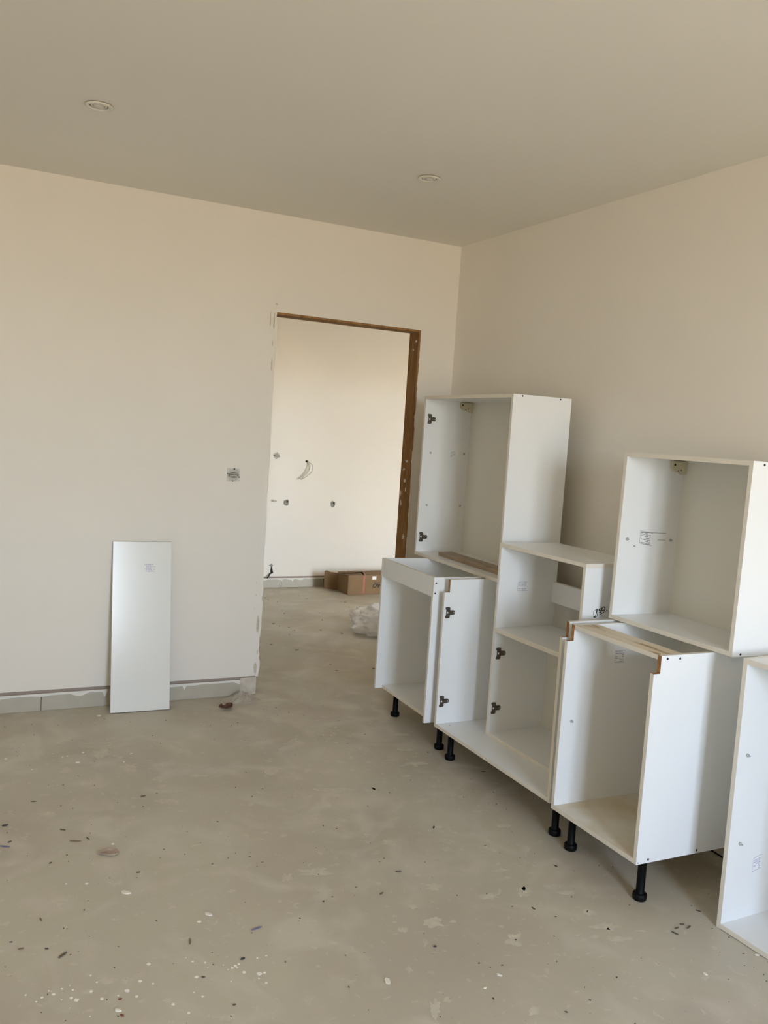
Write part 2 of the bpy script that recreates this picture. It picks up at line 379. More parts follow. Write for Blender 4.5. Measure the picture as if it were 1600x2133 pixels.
def window(name, w, y):
    x0, x1, z0, z1 = w; f = .05
    e = bpy.data.objects.new(name, None); COL.objects.link(e); e.location = (0, 0, 0); e['kind'] = 'structure'
    xm = (x0+x1)/2
    bm = nB()
    for a, b, c, d in ((x0, x1, z0, z0+f), (x0, x1, z1-f, z1), (x0, x0+f, z0+f, z1-f), (x1-f, x1, z0+f, z1-f), (xm-.04, xm+.04, z0+f, z1-f)):
        box(bm, a, b, y-.03, y+.03, c, d)
    obj('window_frame', bm, M_FRAME, e)
window('window_1', WIN_A, YR-.15); window('window_2', WIN_B, WT-.16)

# skirting tiles
def skirting(name, joints, y, top, end_open=False):
    e = bpy.data.objects.new(name, None); COL.objects.link(e); e['kind'] = 'structure'
    for i, (a, b) in enumerate(zip(joints, joints[1:])):
        bm = nB(); fs = box(bm, a+.0012, b-.0012, y-.013, y+.0075, .0, top)
        o = obj('tile', bm, M_TILE, e)
        o.modifiers.new('soft_edge', 'BEVEL').width = .0015
    return e
sk1 = skirting('baseboard_back', [-4.195, -4.095, -3.495, -2.895, -2.295, -1.695, -1.245], .0, .087)
sk2 = skirting('baseboard_far', [-2.246, -1.646, -1.046, -.446, .154, .754, 1.354, 1.954, 2.554, 3.154, 3.59], YF, .087)

def smear_strip(name, x0, x1, y, z, seed, parent, drip=.02, step=.012):
    """Ragged band of white plaster dribbled over the top of the skirting."""
    rnd = random.Random(seed); bm = nB(); x = x0; prev = None; n = int((x1-x0)/step)
    low = [z - .010 - drip*max(0, noise.noise(Vector((i*.13, seed, 0))))*1.6 - (drip*1.2 if rnd.random() < .04 else 0) for i in range(n+1)]
    for i in range(n+1):
        x = x0+(x1-x0)*i/n
        cur = [bm.verts.new(p) for p in ((x, y, z+.003), (x, y-.0022, z+.001), (x, y-.0022, low[i]+.002), (x, y, low[i]))]
        if prev:
            for a in range(3): bm.faces.new((prev[a], cur[a], cur[a+1], prev[a+1]))
        prev = cur
    o = obj(name, bm, M_SMEARW, parent); o['kind'] = 'stuff'; return o
smear_strip('plaster_smear', -4.19, -1.97, -.013, .087, 3, sk1, .022)
smear_strip('plaster_smear', -1.66, -1.247, -.013, .087, 7, sk1, .02)
smear_strip('plaster_smear', -2.2, 1.6, YF-.013, .087, 11, sk2, .02)
# clean lip of plaster above the gap, then bare patch between the skirting's end and the doorway
bm = nB(); box(bm, -1.243, DX0-.006, -.003, .006, .0, .098)
o = obj('plaster_patch', bm, M_RAW, sk1)

# doorway: rough timber lining boards, chipped plaster edge
door = bpy.data.objects.new('door_1', None); COL.objects.link(door); door['kind'] = 'structure'
bm = nB(); box(bm, DX1-.012, DX1+.0, .003, WT-.002, 0, DZ-.012); obj('jamb_board', bm, M_JAMB, door)
bm = nB(); box(bm, DX0-.0, DX0+.003, .03, WT-.002, 0, DZ-.012); obj('jamb_board', bm, M_JAMB, door)
bm = nB(); box(bm, DX0, DX1, .003, WT-.002, DZ-.012, DZ); obj('head_board', bm, M_JAMB, door)
def ragged_edge(name, x, z0, z1, amp, seed, sgn, m=M_WALL, y0=-.0015, y1=.010, base=.004, step=.018):
    bm = nB(); n = int((z1-z0)/step); prev = None
    for i in range(n+1):
        z = z0+(z1-z0)*i/n; w = base+amp*max(-.3, noise.noise(Vector((seed, z*9, 1))))+amp*.6*noise.noise(Vector((seed, z*37, 4)))
        cur = [bm.verts.new(p) for p in ((x-sgn*.012, y0+.0013, z), (x, y0, z), (x+sgn*w, y0+.001, z), (x+sgn*w, y1, z))]
        if prev:
            for a in range(3): bm.faces.new((prev[a], cur[a], cur[a+1], prev[a+1]))
        prev = cur
    return obj(name, bm, m, door)
ragged_edge('plaster_edge', DX0, .10, 2.14, .010, 1.3, 1)
ragged_edge('plaster_edge', DX1, .10, 2.10, .008, 5.1, -1, base=.001)
# bare spots on the doorway's left plaster edge and plaster blobs on the timber
def blob(name, cx, cz, rx, rz, y, m, parent, seed=0, n=14, t=.0012, ax=1, jag=.35):
    bm = nB(); rnd = random.Random(seed); pts = []
    for k in range(n):
        a = 2*math.pi*k/n; j = 1-jag*rnd.random(); pts.append((cx+rx*j*math.cos(a), cz+rz*j*math.sin(a)))
    prism(bm, pts, ax, y-t, y); return obj(name, bm, m, parent)
for i, (x, z, rx, rz) in enumerate([(-1.156, 2.09, .005, .055), (-1.178, 2.10, .004, .05), (-1.160, 1.97, .004, .018), (-1.146, 2.185, .010, .006),
        (-1.158, .40, .010, .055), (-1.160, .15, .011, .045), (-1.178, .64, .003, .004), (-1.176, .57, .004, .004), (-1.182, .49, .004, .003), (-1.158, 1.86, .004, .04), (-1.150, .24, .006, .02)]):
    blob('bare_patch', x, z, rx, rz, -.0012, M_RAW, door, seed=i, t=.001)
for i, (yy, z, ry, rz) in enumerate([(.03, 2.08, .020, .012), (.06, 2.03, .012, .008), (.05, 1.36, .026, .012), (.08, 1.31, .018, .010), (.06, 1.24, .020, .018), (.04, 1.19, .010, .02), (.09, 1.10, .012, .03), (.03, .90, .022, .022), (.10, 1.16, .008, .02)]):
    blob('plaster_blob', yy, z, ry, rz, DX1-.012, M_SMEARW, door, seed=20+i, ax=0, jag=.7)

# ================================================================== CEILING LIGHTS
for i, (x, y, lab) in enumerate([(-2.280, -1.133, 'round white recessed ceiling spotlight on the left of the ceiling, nearer the camera'),
                                 (-.859, -1.122, 'round white recessed ceiling spotlight near the room corner above the doorway')]):
    t = thing('ceiling_spotlight', lab, 'ceiling light', (x, y, H), group='recessed ceiling spotlights')
    bm = nB(); lathe(bm, [(.049, .0), (.049, -.0035), (.034, -.0035), (.034, 0)], n=40); obj('painted_shadow_gap', bm, M_GREY2, t, True)  # dark ring, its colour paints the shade between ceiling and trim
    bm = nB(); lathe(bm, [(.0515, -.0035), (.052, -.005), (.047, -.008), (.040, -.009), (.036, -.006), (.0335, -.0035)], n=40)
    obj('trim_ring', bm, M_LAMP, t, True)
    bm = nB(); lathe(bm, [(.032, -.0005), (.030, -.004), (.024, -.006), (.022, -.0035), (.022, -.0005)], n=36); obj('inner_ring', bm, M_LAMP, t, True)
    bm = nB(); lathe(bm, [(.021, -.0005), (.020, -.005), (.012, -.0075), (.002, -.008)], n=30); obj('lens', bm, M_LENS, t, True)

# ================================================================== CABINETS
TH = .016
def side_panel(parent, y0, d, h, z0=0, notch=None, label=None):
    bm = nB()
    if notch:
        nd, nh = notch
        prism(bm, [(0, z0), (d, z0), (d, h), (nd, h), (nd, h-nh), (0, h-nh)], 1, y0, y0+TH, 1, 0, {3: 2, 4: 2})
    else: box(bm, 0, d, y0, y0+TH, z0, h, 1, 1, 0)
    o = obj('side_panel', bm, [M_MEL, M_EDGE, M_CHIP], parent)
    if notch: o['label'] = 'side panel with a notch cut in its upper front corner'
    return o
def slab(name, parent, x0, x1, y0, y1, z0, z1, thin, m=None):
    bm = nB(); box(bm, x0, x1, y0, y1, z0, z1, 1, thin, 0)
    return obj(name, bm, m or [M_MEL, M_EDGE], parent)
def screw(parent, x, z, y=0.0, r=.0042):
    bm = nB(); lathe(bm, [(r*.4, -.0012), (r, -.0008), (r, .001)], (x, y, z), 14, 1); return obj('screw', bm, M_SCREW, parent)
def pin(parent, x, z, y):           # shelf pin standing out of a left panel's inner face
    bm = nB(); lathe(bm, [(.0055, .001), (.006, -.004), (.003, -.006), (.0025, -.012), (.001, -.013)], (x, y, z), 14, 1)
    return obj('shelf_pin', bm, M_PIN, parent)
def hinge(parent, x, z, y):
    """Clip hinge mounting plate screwed on an inner face at height z; x is its front edge."""
    bm = nB()
    out = [(-.002, -.027), (.016, -.027), (.020, -.022), (.020, -.011), (.040, -.011), (.046, -.006), (.047, 0), (.046, .006), (.040, .011), (.020, .011), (.020, .022), (.016, .027), (-.002, .027), (-.005, .020), (0, .012), (0, -.012), (-.005, -.020)]
    prism(bm, [(x+a, z+b) for a, b in out], 1, y-.003, y)
    box(bm, x+.012, x+.036, y-.009, y-.003, z-.008, z+.008)
    for s in (-1, 1): lathe(bm, [(.0055, -.003), (.005, -.0055), (.002, -.006)], (x+.008, y, z+s*.018), 12, 1)
    o = obj('hinge_plate', bm, M_STEEL, parent)
    for a, b, c in ((.003, .010, .004), (.037, .042, .003)):
        bm = nB(); box(bm, x+a, x+b, y-.0036, y-.003, z-c, z+c); obj('hinge_slot', bm, M_STICK, parent)
    return o
def stamp(parent, x, z, y, w=.04, h=.03, seed=0, m=None, tilt=0, box_=True, grow=1):
    """Small smudged ink stamp of short illegible bars on the inner (right-facing) side of a panel."""
    rnd = random.Random(seed); bm = nB(); e = .0003
    rows = 7
    for r in range(rows):
        zz = z + h*(.42-.84*r/(rows-1)); xx = x-w*.42
        while xx < x+w*.3:
            l = rnd.uniform(.12, .34)*w
            if rnd.random() < .72: box(bm, xx, min(xx+l, x+w*.36), y-e, y, zz-h*.028, zz+h*.028)
            xx += l+w*.06
    if box_:
        for a, b, c, d in ((-.5, .5, .5, .53), (-.5, .5, -.53, -.5), (-.5, -.48, -.5, .5)): box(bm, x+a*w, x+b*w, y-e, y, z+c*h, z+d*h)
    for v in bm.verts: v.co.z += (v.co.x-x)*tilt
    return obj('ink_stamp', bm, m or M_INK, parent)
def bracket(parent, d, y, h):
    bm = nB(); prism(bm, [(d-.075, h-.004), (d, h-.004), (d, h-.055), (d-.02, h-.055), (d-.035, h-.048), (d-.06, h-.045), (d-.075, h-.03)], 1, y-.016, y)
    o = obj('hanging_bracket', bm, M_BRKT, parent)
    for a, b, r in ((-.065, -.018, .005), (-.045, -.042, .003), (-.03, -.038, .003)):
        bm = nB(); lathe(bm, [(r, -.0005), (r*.7, -.0008)], (d+a, y-.016, h+b), 12, 1); obj('bracket_hole', bm, M_DARK, parent)
def legs(parent, d, w, zl, ix, iy):
    for x in (ix, d-.07):
        for y in (iy, w-iy):
            bm = nB(); lathe(bm, [(.024, -.001), (.024, -.006), (.0185, -.010), (.0145, -.014), (.0145, -zl+.024), (.0165, -zl+.021)], (x, y, 0), 24)
            l = obj('leg', bm, M_BLACK, parent, True)
            bm = nB(); lathe(bm, [(.021, -zl+.024), (.024, -zl+.021), (.0245, -zl+.012), (.0235, -zl+.003), (.021, -zl)], (x, y, 0), 24)
            obj('foot', bm, M_BLACK, l, True)

def carcass(name, label, cat, loc, rot, group=None):
    return thing(name, label, cat, loc, rot, group)
GB, GW = 'open white base cabinets along the right wall', 'open white wall cabinets stacked along the right wall'

# --- base cabinet beside the doorway (deep upright front rail, floor board set back)
w, d, h = .6012, .58, .7069
A = carcass('base_cabinet', 'white base cabinet on black legs with deep upright front rail, closest to the doorway', 'cabinet', (-.6884, -1.1227, .1524), (0, 0, R(-2.394)), GB)
pr_ = side_panel(A, 0, d, h); pl_ = side_panel(A, w-TH, d, h)
screw(pr_, .013, .679); screw(pr_, .011, .630)
slab('bottom_panel', A, .041, d-.02, TH, w-TH, 0, TH, 2)
slab('front_rail', A, .0005, TH, TH, w-TH, h-.094, h-.0005, 0)
slab('back_rail', A, d-.11, d-.02, TH, w-TH, h-TH, h-.0005, 2)
slab('back_panel', A, d-.02, d-.014, TH, w-TH, 0, h-.002, 0, [M_BACK, M_EDGE])
legs(A, d, w, .1524, .116, .045)

# --- wide base cabinet
w, d, h = .9133, .58, .7054
B = carcass('base_cabinet', 'widest white base cabinet on black legs with an open taller carcass standing inside it', 'cabinet', (-.6806, -2.0911, .1542), (0, R(-.2), R(-.99)), GB)
NT = (.027, .0595)
br_ = side_panel(B, 0, d, h, notch=NT); bl_ = side_panel(B, w-TH, d, h, notch=NT)
slab('bottom_panel', B, 0, d-.02, TH, w-TH, 0, TH, 2)
slab('back_panel', B, d-.02, d-.014, TH, w-TH, 0, h-.002, 0, [M_BACK, M_EDGE])
hinge(bl_, .014, .550, w-TH); hinge(bl_, .014, .124, w-TH)
screw(br_, .05, .014); screw(bl_, .055, .0162, w-TH, .001)
bm = nB(); lathe(bm, [(.003, TH+.0008), (.002, TH+.001)], (.055, .86, 0), 12, 2); obj('screw', bm, M_SCREW, B)
legs(B, d, w, .1542, .0725, .0447)

# --- narrow base cabinet with the stained rail
w, d, h = .4679, .58, .7055
D = carcass('base_cabinet', 'narrow white base cabinet on black legs with a brown water stain on its top rail', 'cabinet', (-.7055, -2.5931, .1533), (0, 0, R(-.881)), GB)
dr_ = side_panel(D, 0, d, h, notch=NT); dl_ = side_panel(D, w-TH, d, h, notch=NT)
M_FLSTAIN = mat('stained_base_board', (.76, .74, .66), .42, col2=(.60, .50, .34), noise_scale=4.5)
slab('bottom_panel', D, 0, d-.02, TH, w-TH, 0, TH, 2, [M_FLSTAIN, M_EDGE])['label'] = 'white base board with yellowish water stains'
# top rail: swollen, stained brown along its middle
M_STAIN = bpy.data.materials.new('stained_rail'); M_STAIN.use_nodes = True; t_ = M_STAIN.node_tree; b_ = t_.nodes['Principled BSDF']; b_.inputs['Roughness'].default_value = .5
g_ = t_.nodes.new('ShaderNodeTexCoord'); n_ = t_.nodes.new('ShaderNodeTexNoise'); mp_ = t_.nodes.new('ShaderNodeMapping'); mp_.inputs['Scale'].default_value = (28, 5, 1); mp_.inputs['Location'].default_value = (1.2, .3, 0)
r_ = t_.nodes.new('ShaderNodeValToRGB'); n_.inputs['Scale'].default_value = 1.0; n_.inputs['Detail'].default_value = 5; n_.inputs['Distortion'].default_value = .8
t_.links.new(g_.outputs['Object'], mp_.inputs[0]); t_.links.new(mp_.outputs[0], n_.inputs[0]); t_.links.new(n_.outputs[0], r_.inputs[0]); t_.links.new(r_.outputs[0], b_.inputs['Base Color'])
els = r_.color_ramp.elements; els[0].position = .38; els[0].color = (.70, .62, .48, 1); els[1].position = .66; els[1].color = (.36, .24, .12, 1)
e_ = els.new(.54); e_.color = (.66, .56, .40, 1)
o = slab('top_rail', D, .027, .132, TH, w-TH, h-TH, h-.0003, 2, [M_STAIN, M_EDGE]); o['label'] = 'top rail with a long brown water stain'
slab('back_panel', D, d-.02, d-.014, TH, w-TH, 0, h-.002, 0, [M_BACK, M_EDGE])
stamp(dl_, .256, .575, w-TH, .05, .045, 4, tilt=0)
pin(dl_, .048, .338, w-TH)
for a, b in ((.053, .695), (.108, .693), (.051, .012), (.268, .011), (.008, .006)): screw(dr_, a, b, r=.0042 if a > .02 else .002)
legs(D, d, w, .1533, .0725, .0447)

# --- tall wall cabinet on top, by the doorway
w, d, h = .918, .322, .8798
E = carcass('wall_cabinet', 'tall white open wall cabinet standing on the base cabinets beside the doorway, plank inside', 'cabinet', (-.4379, -1.2948, .8595), (0, R(-.0), R(-2.98)), GW)
er_ = side_panel(E, 0, d, h); el_ = side_panel(E, w-TH, d, h)
slab('bottom_panel', E, 0, d-.012, TH, w-TH, 0, TH, 2); slab('top_panel', E, 0, d-.012, TH, w-TH, h-TH, h, 2)
slab('back_panel', E, d-.033, d-.028, TH, w-TH, TH, h-TH, 0, [M_BACK, M_EDGE])
hinge(el_, .022, .756, w-TH); hinge(el_, .018, .098, w-TH)
for a, b in ((.049, .57), (.261, .575), (.047, .277), (.26, .279)): pin(el_, a, b, w-TH)
stamp(el_, .191, .568, w-TH, .035, .035, 8, box_=False, m=M_INK)
bracket(el_, d-.033, w-TH, h-TH)
screw(er_, .049, .873); screw(er_, .259, .872)

# --- wall cabinet standing on the stained base cabinet
w, d, h = .607, .3285, .6456
Fc = carcass('wall_cabinet', 'white open wall cabinet leaning slightly back on top of the narrow stained base cabinet', 'cabinet', (-.4556, -2.6791, .8640), (0, R(.82), R(-.35)), GW)
fr_ = side_panel(Fc, 0, d, h); fl_ = side_panel(Fc, w-TH, d, h)
slab('bottom_panel', Fc, 0, d-.012, TH, w-TH, 0, TH, 2); slab('top_panel', Fc, 0, d-.012, TH, w-TH, h-TH, h, 2)
slab('back_panel', Fc, d-.033, d-.028, TH, w-TH, TH, h-TH, 0, [M_BACK, M_EDGE])
pin(fl_, .038, .312, w-TH); pin(fl_, .261, .312, w-TH)
stamp(fl_, .135, .317, w-TH, .065, .048, 21, m=M_INKG, tilt=-.15)
bm = nB(); yy = w-TH
for a, b, c, e2 in ((.105, .235, .338, .340), (.195, .235, .310, .312), (.074, .084, .283, .287), (.12, .15, .292, .294)): box(bm, a, b, yy-.0003, yy, c, e2)
obj('ink_stamp', bm, M_INKG, fl_)
bracket(fl_, d-.033, w-TH, h-TH)
screw(fr_, .051, .635); screw(fr_, .038, .008)

# --- carcass standing inside the wide base cabinet
w, d, h = .5972, .3244, .8915
C_ = carcass('oven_housing', 'open white carcass with one shelf standing inside the widest base cabinet, open back above', 'cabinet', (-.5131, -1.9884, .1712), (0, 0, R(.245)))
c_r = side_panel(C_, 0, d, h-TH-.0003); c_l = side_panel(C_, w-TH, d, h-TH-.0003)
slab('top_panel', C_, 0, d, 0, w, h-TH, h, 2)
slab('bottom_panel', C_, 0, d-.02, TH, w-TH, 0, TH, 2); slab('shelf', C_, 0, d-.02, TH, w-TH, .485, .505, 2)
slab('back_rail', C_, d-.02, d-.004, TH, w-TH, .614, .709, 0)
slab('back_panel', C_, d-.02, d-.014, TH, w-TH, 0, .505, 0, [M_BACK, M_EDGE])
hinge(c_l, .018, .384, w-TH); hinge(c_l, .014, .128, w-TH)
stamp(c_l, .133, .692, w-TH, .055, .04, 13, tilt=0)
# printed mark on the outer right side: open cube drawing and letters running up to the right
lg = nB(); y_ = -.0004
def bar2(bm, p, q, t):
    p, q = Vector(p), Vector(q); n = (q-p).normalized(); n = Vector((-n.y, n.x))*t/2
    v = [bm.verts.new((c.x, yv, c.y)) for yv in (0, y_) for c in (p+n, q+n, q-n, p-n)]
    for ix in ((0, 1, 2, 3), (7, 6, 5, 4), (0, 4, 5, 1), (1, 5, 6, 2), (2, 6, 7, 3), (3, 7, 4, 0)): bm.faces.new([v[i] for i in ix])
cx_, cz_ = .070, .692
for p, q, t in (((-.020, .012), (.006, .026), .003), ((-.020, .012), (-.018, -.012), .003), ((-.018, -.020), (-.006, -.026), .008), ((-.006, -.026), (.004, .002), .005), ((.004, .002), (.006, .026), .009), ((-.006, -.026), (.012, -.018), .003), ((.010, .000), (.012, -.018), .004)):
    bar2(lg, (cx_+p[0]*.65, cz_+p[1]*.65), (cx_+q[0]*.65, cz_+q[1]*.65), t*.65)
obj('printed_mark', lg, M_INKB, c_r)
MT = Matrix.Translation((.100, -.0004, .7055)) @ Matrix.Rotation(R(-21), 4, 'Y') @ Matrix.Rotation(R(90), 4, 'X') @ Matrix.Diagonal((1.15, 1, 1, 1))
text('printed_letters', 'SO', .024, MT, M_INKB, c_r, bold=.0008)
lg = nB()
for k in range(5): bar2(lg, (.088+k*.0085, .687+k*.0033), (.0935+k*.0085, .6892+k*.0033), .004 if k % 2 else .005)
obj('printed_mark', lg, M_INKB, c_r)

# --- cabinet standing straight on the floor at the right
w, d, h = .60, .33, .8899
G = carcass('wall_cabinet', 'white open wall cabinet standing directly on the floor without legs, nearest the camera', 'cabinet', (-.4987, -3.3742, .0005), (0, R(-.0), R(1.35)), GW)
g_r = side_panel(G, 0, d, h-.0); g_l = side_panel(G, w-TH, d, h)
slab('bottom_panel', G, 0, d-.012, TH, w-TH, .002, TH+.002, 2); slab('top_panel', G, 0, d-.012, TH, w-TH, h-TH, h, 2)
slab('back_panel', G, d-.033, d-.028, TH, w-TH, TH, h-TH, 0, [M_BACK, M_EDGE])
pin(g_l, .043, .574, w-TH); pin(g_l, .051, .279, w-TH); stamp(g_l, .146, .197, w-TH, .04, .045, 5, tilt=.2)

# ================================================================== PLANK INSIDE THE TALL WALL CABINET
a = R(-2.98); ca, sa = math.cos(a), math.sin(a)
pk = thing('plank', 'brown wood grain plank lying in the bottom of the tall wall cabinet', 'plank', (-.4379, -1.2948, .8595+TH+.0005), (0, 0, a))
bm = nB(); prism(bm, [(.062, .745), (.155, .765), (.165, .05), (.07, .04)], 2, 0, .019); obj('board', bm, M_PLANK, pk)
M_GRAIN = mat('dark_grain', (.10, .07, .045), .6)
for (x0, y0, x1, y1) in ((.085, .70, .105, .56), (.12, .42, .10, .30), (.09, .30, .085, .22), (.125, .62, .13, .50)):
    p, q = Vector((x0, y0)), Vector((x1, y1)); n = (q-p).normalized(); n = Vector((-n.y, n.x))*.003; m_ = (p+q)/2
    bm = nB(); f = bm.faces.new([bm.verts.new((c.x, c.y, .0192)) for c in (p, m_+n, q, m_-n)]); obj('dark_grain', bm, M_GRAIN, pk)

# ================================================================== LEANING PANEL
ang = math.asin((.152-.019)/.88)
hp = thing('leaning_panel', 'tall narrow glossy white panel leaning against the wall left of the doorway', 'panel', (-1.976, -.152, .0035), (-ang, 0, R(-2.1)))
bm = nB(); box(bm, 0, .3005, 0, .018, 0, .88, 1, 1, 0)
o = obj('board', bm, [M_GLOSS, mat('grey_edge_band', (.42, .42, .40), .3)], hp); md = o.modifiers.new('soft_edge', 'BEVEL'); md.width = .0012
rnd = random.Random(2); bm = nB()
for r in range(7):
    for k in range(6):
        dens = 1 if 1 <= k <= 3 else .5
        if rnd.random() < dens: box(bm, .160+k*.0095, .160+k*.0095+rnd.uniform(.004, .0085), -.0004, 0, .725+r*.0055, .725+r*.0055+.0028)
box(bm, .172, .218, -.0004, 0, .7215, .7225)
obj('ink_stamp', bm, M_INK, hp)

# ================================================================== ELECTRICAL BOXES AND CABLES
def socket_box(x, y, z, label, s=.034, seed=0, grp=None, name='switch_box', plate=True):
    t = thing(name, label, 'electrical box', (x, y, z), group=grp); rnd = random.Random(seed)
    if plate:
        bm = nB(); out = []
        prism(bm, [(-s, -s), (s, -s), (s, s), (-s, s)], 1, -.0018, 0); obj('surround', bm, mat('grey_plaster_square', (.69, .67, .61), .9, noise_amt=.2, noise_scale=60), t)
    bm = nB(); R0 = s*.95
    lathe(bm, [(R0, -.002), (R0, -.0035), (R0*.88, -.0035), (R0*.88, -.0022)], n=24, axis=1); obj('rim', bm, M_GREY, t)
    bm = nB()
    pts = [(R0*.86*math.cos(k*math.pi/12), R0*.5*math.sin(k*math.pi/12)) for k in range(24)]
    prism(bm, pts, 1, -.0048, -.0025); obj('mechanism', bm, M_GREY2, t)
    for a, b in ((-.95, .22), (.92, -.3), (.1, .92), (-.1, -.92)):
        bm = nB(); box(bm, (a-.12)*s, (a+.12)*s, -.0055, -.003, (b-.07)*s, (b+.07)*s); obj('lug', bm, M_DARK, t)
    for k in range(3):
        zz = (-.25+.25*k)*s; bm = nB()
        tube(bm, bezier((-.6*s, -.005, zz), (-.2*s, -.009, zz+rnd.uniform(-.3, .3)*s), (.2*s, -.009, zz+rnd.uniform(-.3, .3)*s), (.6*s, -.005, zz), 8), .0022, 6)
        obj('wire', bm, M_GREY, t)
    return t
socket_box(-1.343, -.0002, 1.240, 'open grey switch box with bare wires on the wall left of the doorway', .036)
socket_box(.043, YF-.0002, 1.247, 'uppermost open switch box on the far wall seen through the doorway', .030, 3, plate=False)
def wall_hole(x, z, pts, label, m=M_DARK, seed=0, wires=True):
    t = thing('socket_box', label, 'electrical box', (x, YF-.0002, z)); rnd = random.Random(seed)
    bm = nB(); prism(bm, pts, 1, -.003, 0); obj('box_rim', bm, M_GREY2, t)
    bm = nB(); prism(bm, [(a*.3+.007, b*.38+.010) for a, b in pts], 1, -.0036, -.003); obj('cavity', bm, m, t)
    return t
oct_ = [(.026*math.cos(k*math.pi/4+.3)*(1+.25*math.sin(k*2.3)), .036*math.sin(k*math.pi/4+.3)*(1+.2*math.cos(k*1.7))) for k in range(8)]
wall_hole(.165, .809, oct_, 'left of two open socket boxes low on the far wall, seen through the doorway')
wall_hole(.643, .806, [(-a*.9, b) for a, b in oct_][::-1], 'right of two open socket boxes low on the far wall, seen through the doorway')
t = thing('wall_conduit', 'grey pipe stub with dark mouth, left of the socket boxes on the far wall', 'pipe', (.04, YF, .824))
bm = nB(); tube(bm, bezier((-.016, -.003, .002), (-.006, -.012, .001), (.0, -.018, 0), (.012, -.022, -.001), 8), .010, 12); obj('stub', bm, M_CABLE, t, True)
bm = nB(); tube(bm, [(.010, -.0215, -.001), (.0155, -.0235, -.0012)], .0085, 12); obj('mouth', bm, M_DARK, t)
t = thing('hanging_cable', 'pale looped double cable hanging out of a hole in the far wall', 'cable', (.363, YF, 1.207))
bm = nB(); prism(bm, [(-.014+.016*math.cos(k*math.pi/5), .010*math.sin(k*math.pi/5)) for k in range(10)], 1, -.002, 0); obj('hole', bm, M_DARK, t)
bm = nB(); tube(bm, bezier((-.01, -.002, 0), (.06, -.07, -.03), (.04, -.07, -.11), (-.072, -.05, -.165), 18), .0042); obj('wire', bm, M_CABLE, t, True)
bm = nB(); tube(bm, bezier((-.012, -.002, -.002), (.025, -.05, -.03), (.005, -.05, -.10), (-.075, -.04, -.163), 18), .0042); obj('wire', bm, M_CABLE, t, True)
bm = nB(); tube(bm, [(-.060, -.045, -.158), (-.082, -.045, -.168)], .0075); obj('taped_end', bm, M_GREY, t)
t = thing('broken_wall_hole', 'jagged dark hole with a black cable end low on the far wall above the skirting', 'wall hole', (.049, YF, .173))
bm = nB(); prism(bm, [(.000, -.038), (.024, -.036), (.018, -.02), (.011, .012), (.009, .028), (.000, .026), (-.004, .005), (-.006, -.02)], 1, -.004, 0); obj('cavity', bm, M_DARK, t)
bm = nB(); prism(bm, [(-.028, .038), (-.004, .048), (.004, .058), (.002, .036), (-.002, .022), (-.012, .032)], 1, -.003, 0); obj('bare_plaster', bm, M_GREY2, t)
bm = nB(); prism(bm, [(.002, .036), (.016, .044), (.012, .032), (.004, .028)], 1, -.004, 0); obj('cavity', bm, M_DARK, t)
bm = nB(); tube(bm, bezier((.004, -.003, -.036), (-.02, -.02, -.03), (-.018, -.02, -.06), (-.042, -.02, -.080), 10), .006); obj('wire', bm, M_DARK, t, True)

# thin dark cable on the floor behind the narrow base cabinet
bm = nB(); tube(bm, [(-.100, -2.16, .0035), (-.099, -2.3, .0035), (-.103, -2.42, .0035), (-.104, -2.52, .0035)], .003)
tag(obj('floor_cable', bm, M_BLACK), 'thin black cable on the floor behind the narrow stained base cabinet', 'cable')

# ================================================================== CARDBOARD BOX, CUP, PLASTIC
cb = thing('cardboard_box', 'brown cardboard box with torn open end lying by the far wall', 'box', (.656, 2.712, .001), (0, 0, R(1.0)))
L_, Dp, Hb = 1.15, .25, .178; k_ = .004
bm = nB(); box(bm, 0, L_, 0, k_, 0, Hb); obj('front_side', bm, M_CARD, cb)
bm = nB(); box(bm, 0, L_, Dp-k_, Dp, 0, Hb); obj('back_side', bm, M_CARD, cb)
bm = nB(); box(bm, 0, L_, k_, Dp-k_, 0, k_); obj('bottom', bm, M_CARD, cb)
bm = nB(); v = [bm.verts.new(p) for p in ((.16, 0, Hb), (L_, 0, Hb), (L_, Dp*.48, Hb+.012), (.20, Dp*.48, Hb+.012), (.16, 0, Hb+.004), (L_, 0, Hb+.004), (L_, Dp*.48, Hb+.016), (.20, Dp*.48, Hb+.016))]
for ix in ((0, 1, 2, 3), (7, 6, 5, 4), (0, 4, 5, 1), (1, 5, 6, 2), (2, 6, 7, 3), (3, 7, 4, 0)): bm.faces.new([v[i] for i in ix])
obj('top_flap', bm, M_CARD, cb)
bm = nB(); v = [bm.verts.new(p) for p in ((.10, Dp, Hb), (L_, Dp, Hb), (L_, Dp*.52, Hb+.012), (.02, Dp*.52, Hb+.010), (.10, Dp, Hb+.004), (L_, Dp, Hb+.004), (L_, Dp*.52, Hb+.016), (.02, Dp*.52, Hb+.014))]
for ix in ((0, 1, 2, 3), (7, 6, 5, 4), (0, 4, 5, 1), (1, 5, 6, 2), (2, 6, 7, 3), (3, 7, 4, 0)): bm.faces.new([v[i] for i in ix])
obj('top_flap', bm, M_CARD, cb)
bm = nB(); v = [bm.verts.new(p) for p in ((0, 0, Hb), (.15, 0, Hb), (.18, Dp*.5, Hb+.002), (-.01, Dp*.55, Hb-.012), (0, 0, Hb+.004), (.15, 0, Hb+.004), (.18, Dp*.5, Hb+.006), (-.01, Dp*.55, Hb-.008))]
for ix in ((0, 1, 2, 3), (7, 6, 5, 4), (0, 4, 5, 1), (1, 5, 6, 2), (2, 6, 7, 3), (3, 7, 4, 0)): bm.faces.new([v[i] for i in ix])
obj('top_flap', bm, M_CARD, cb)
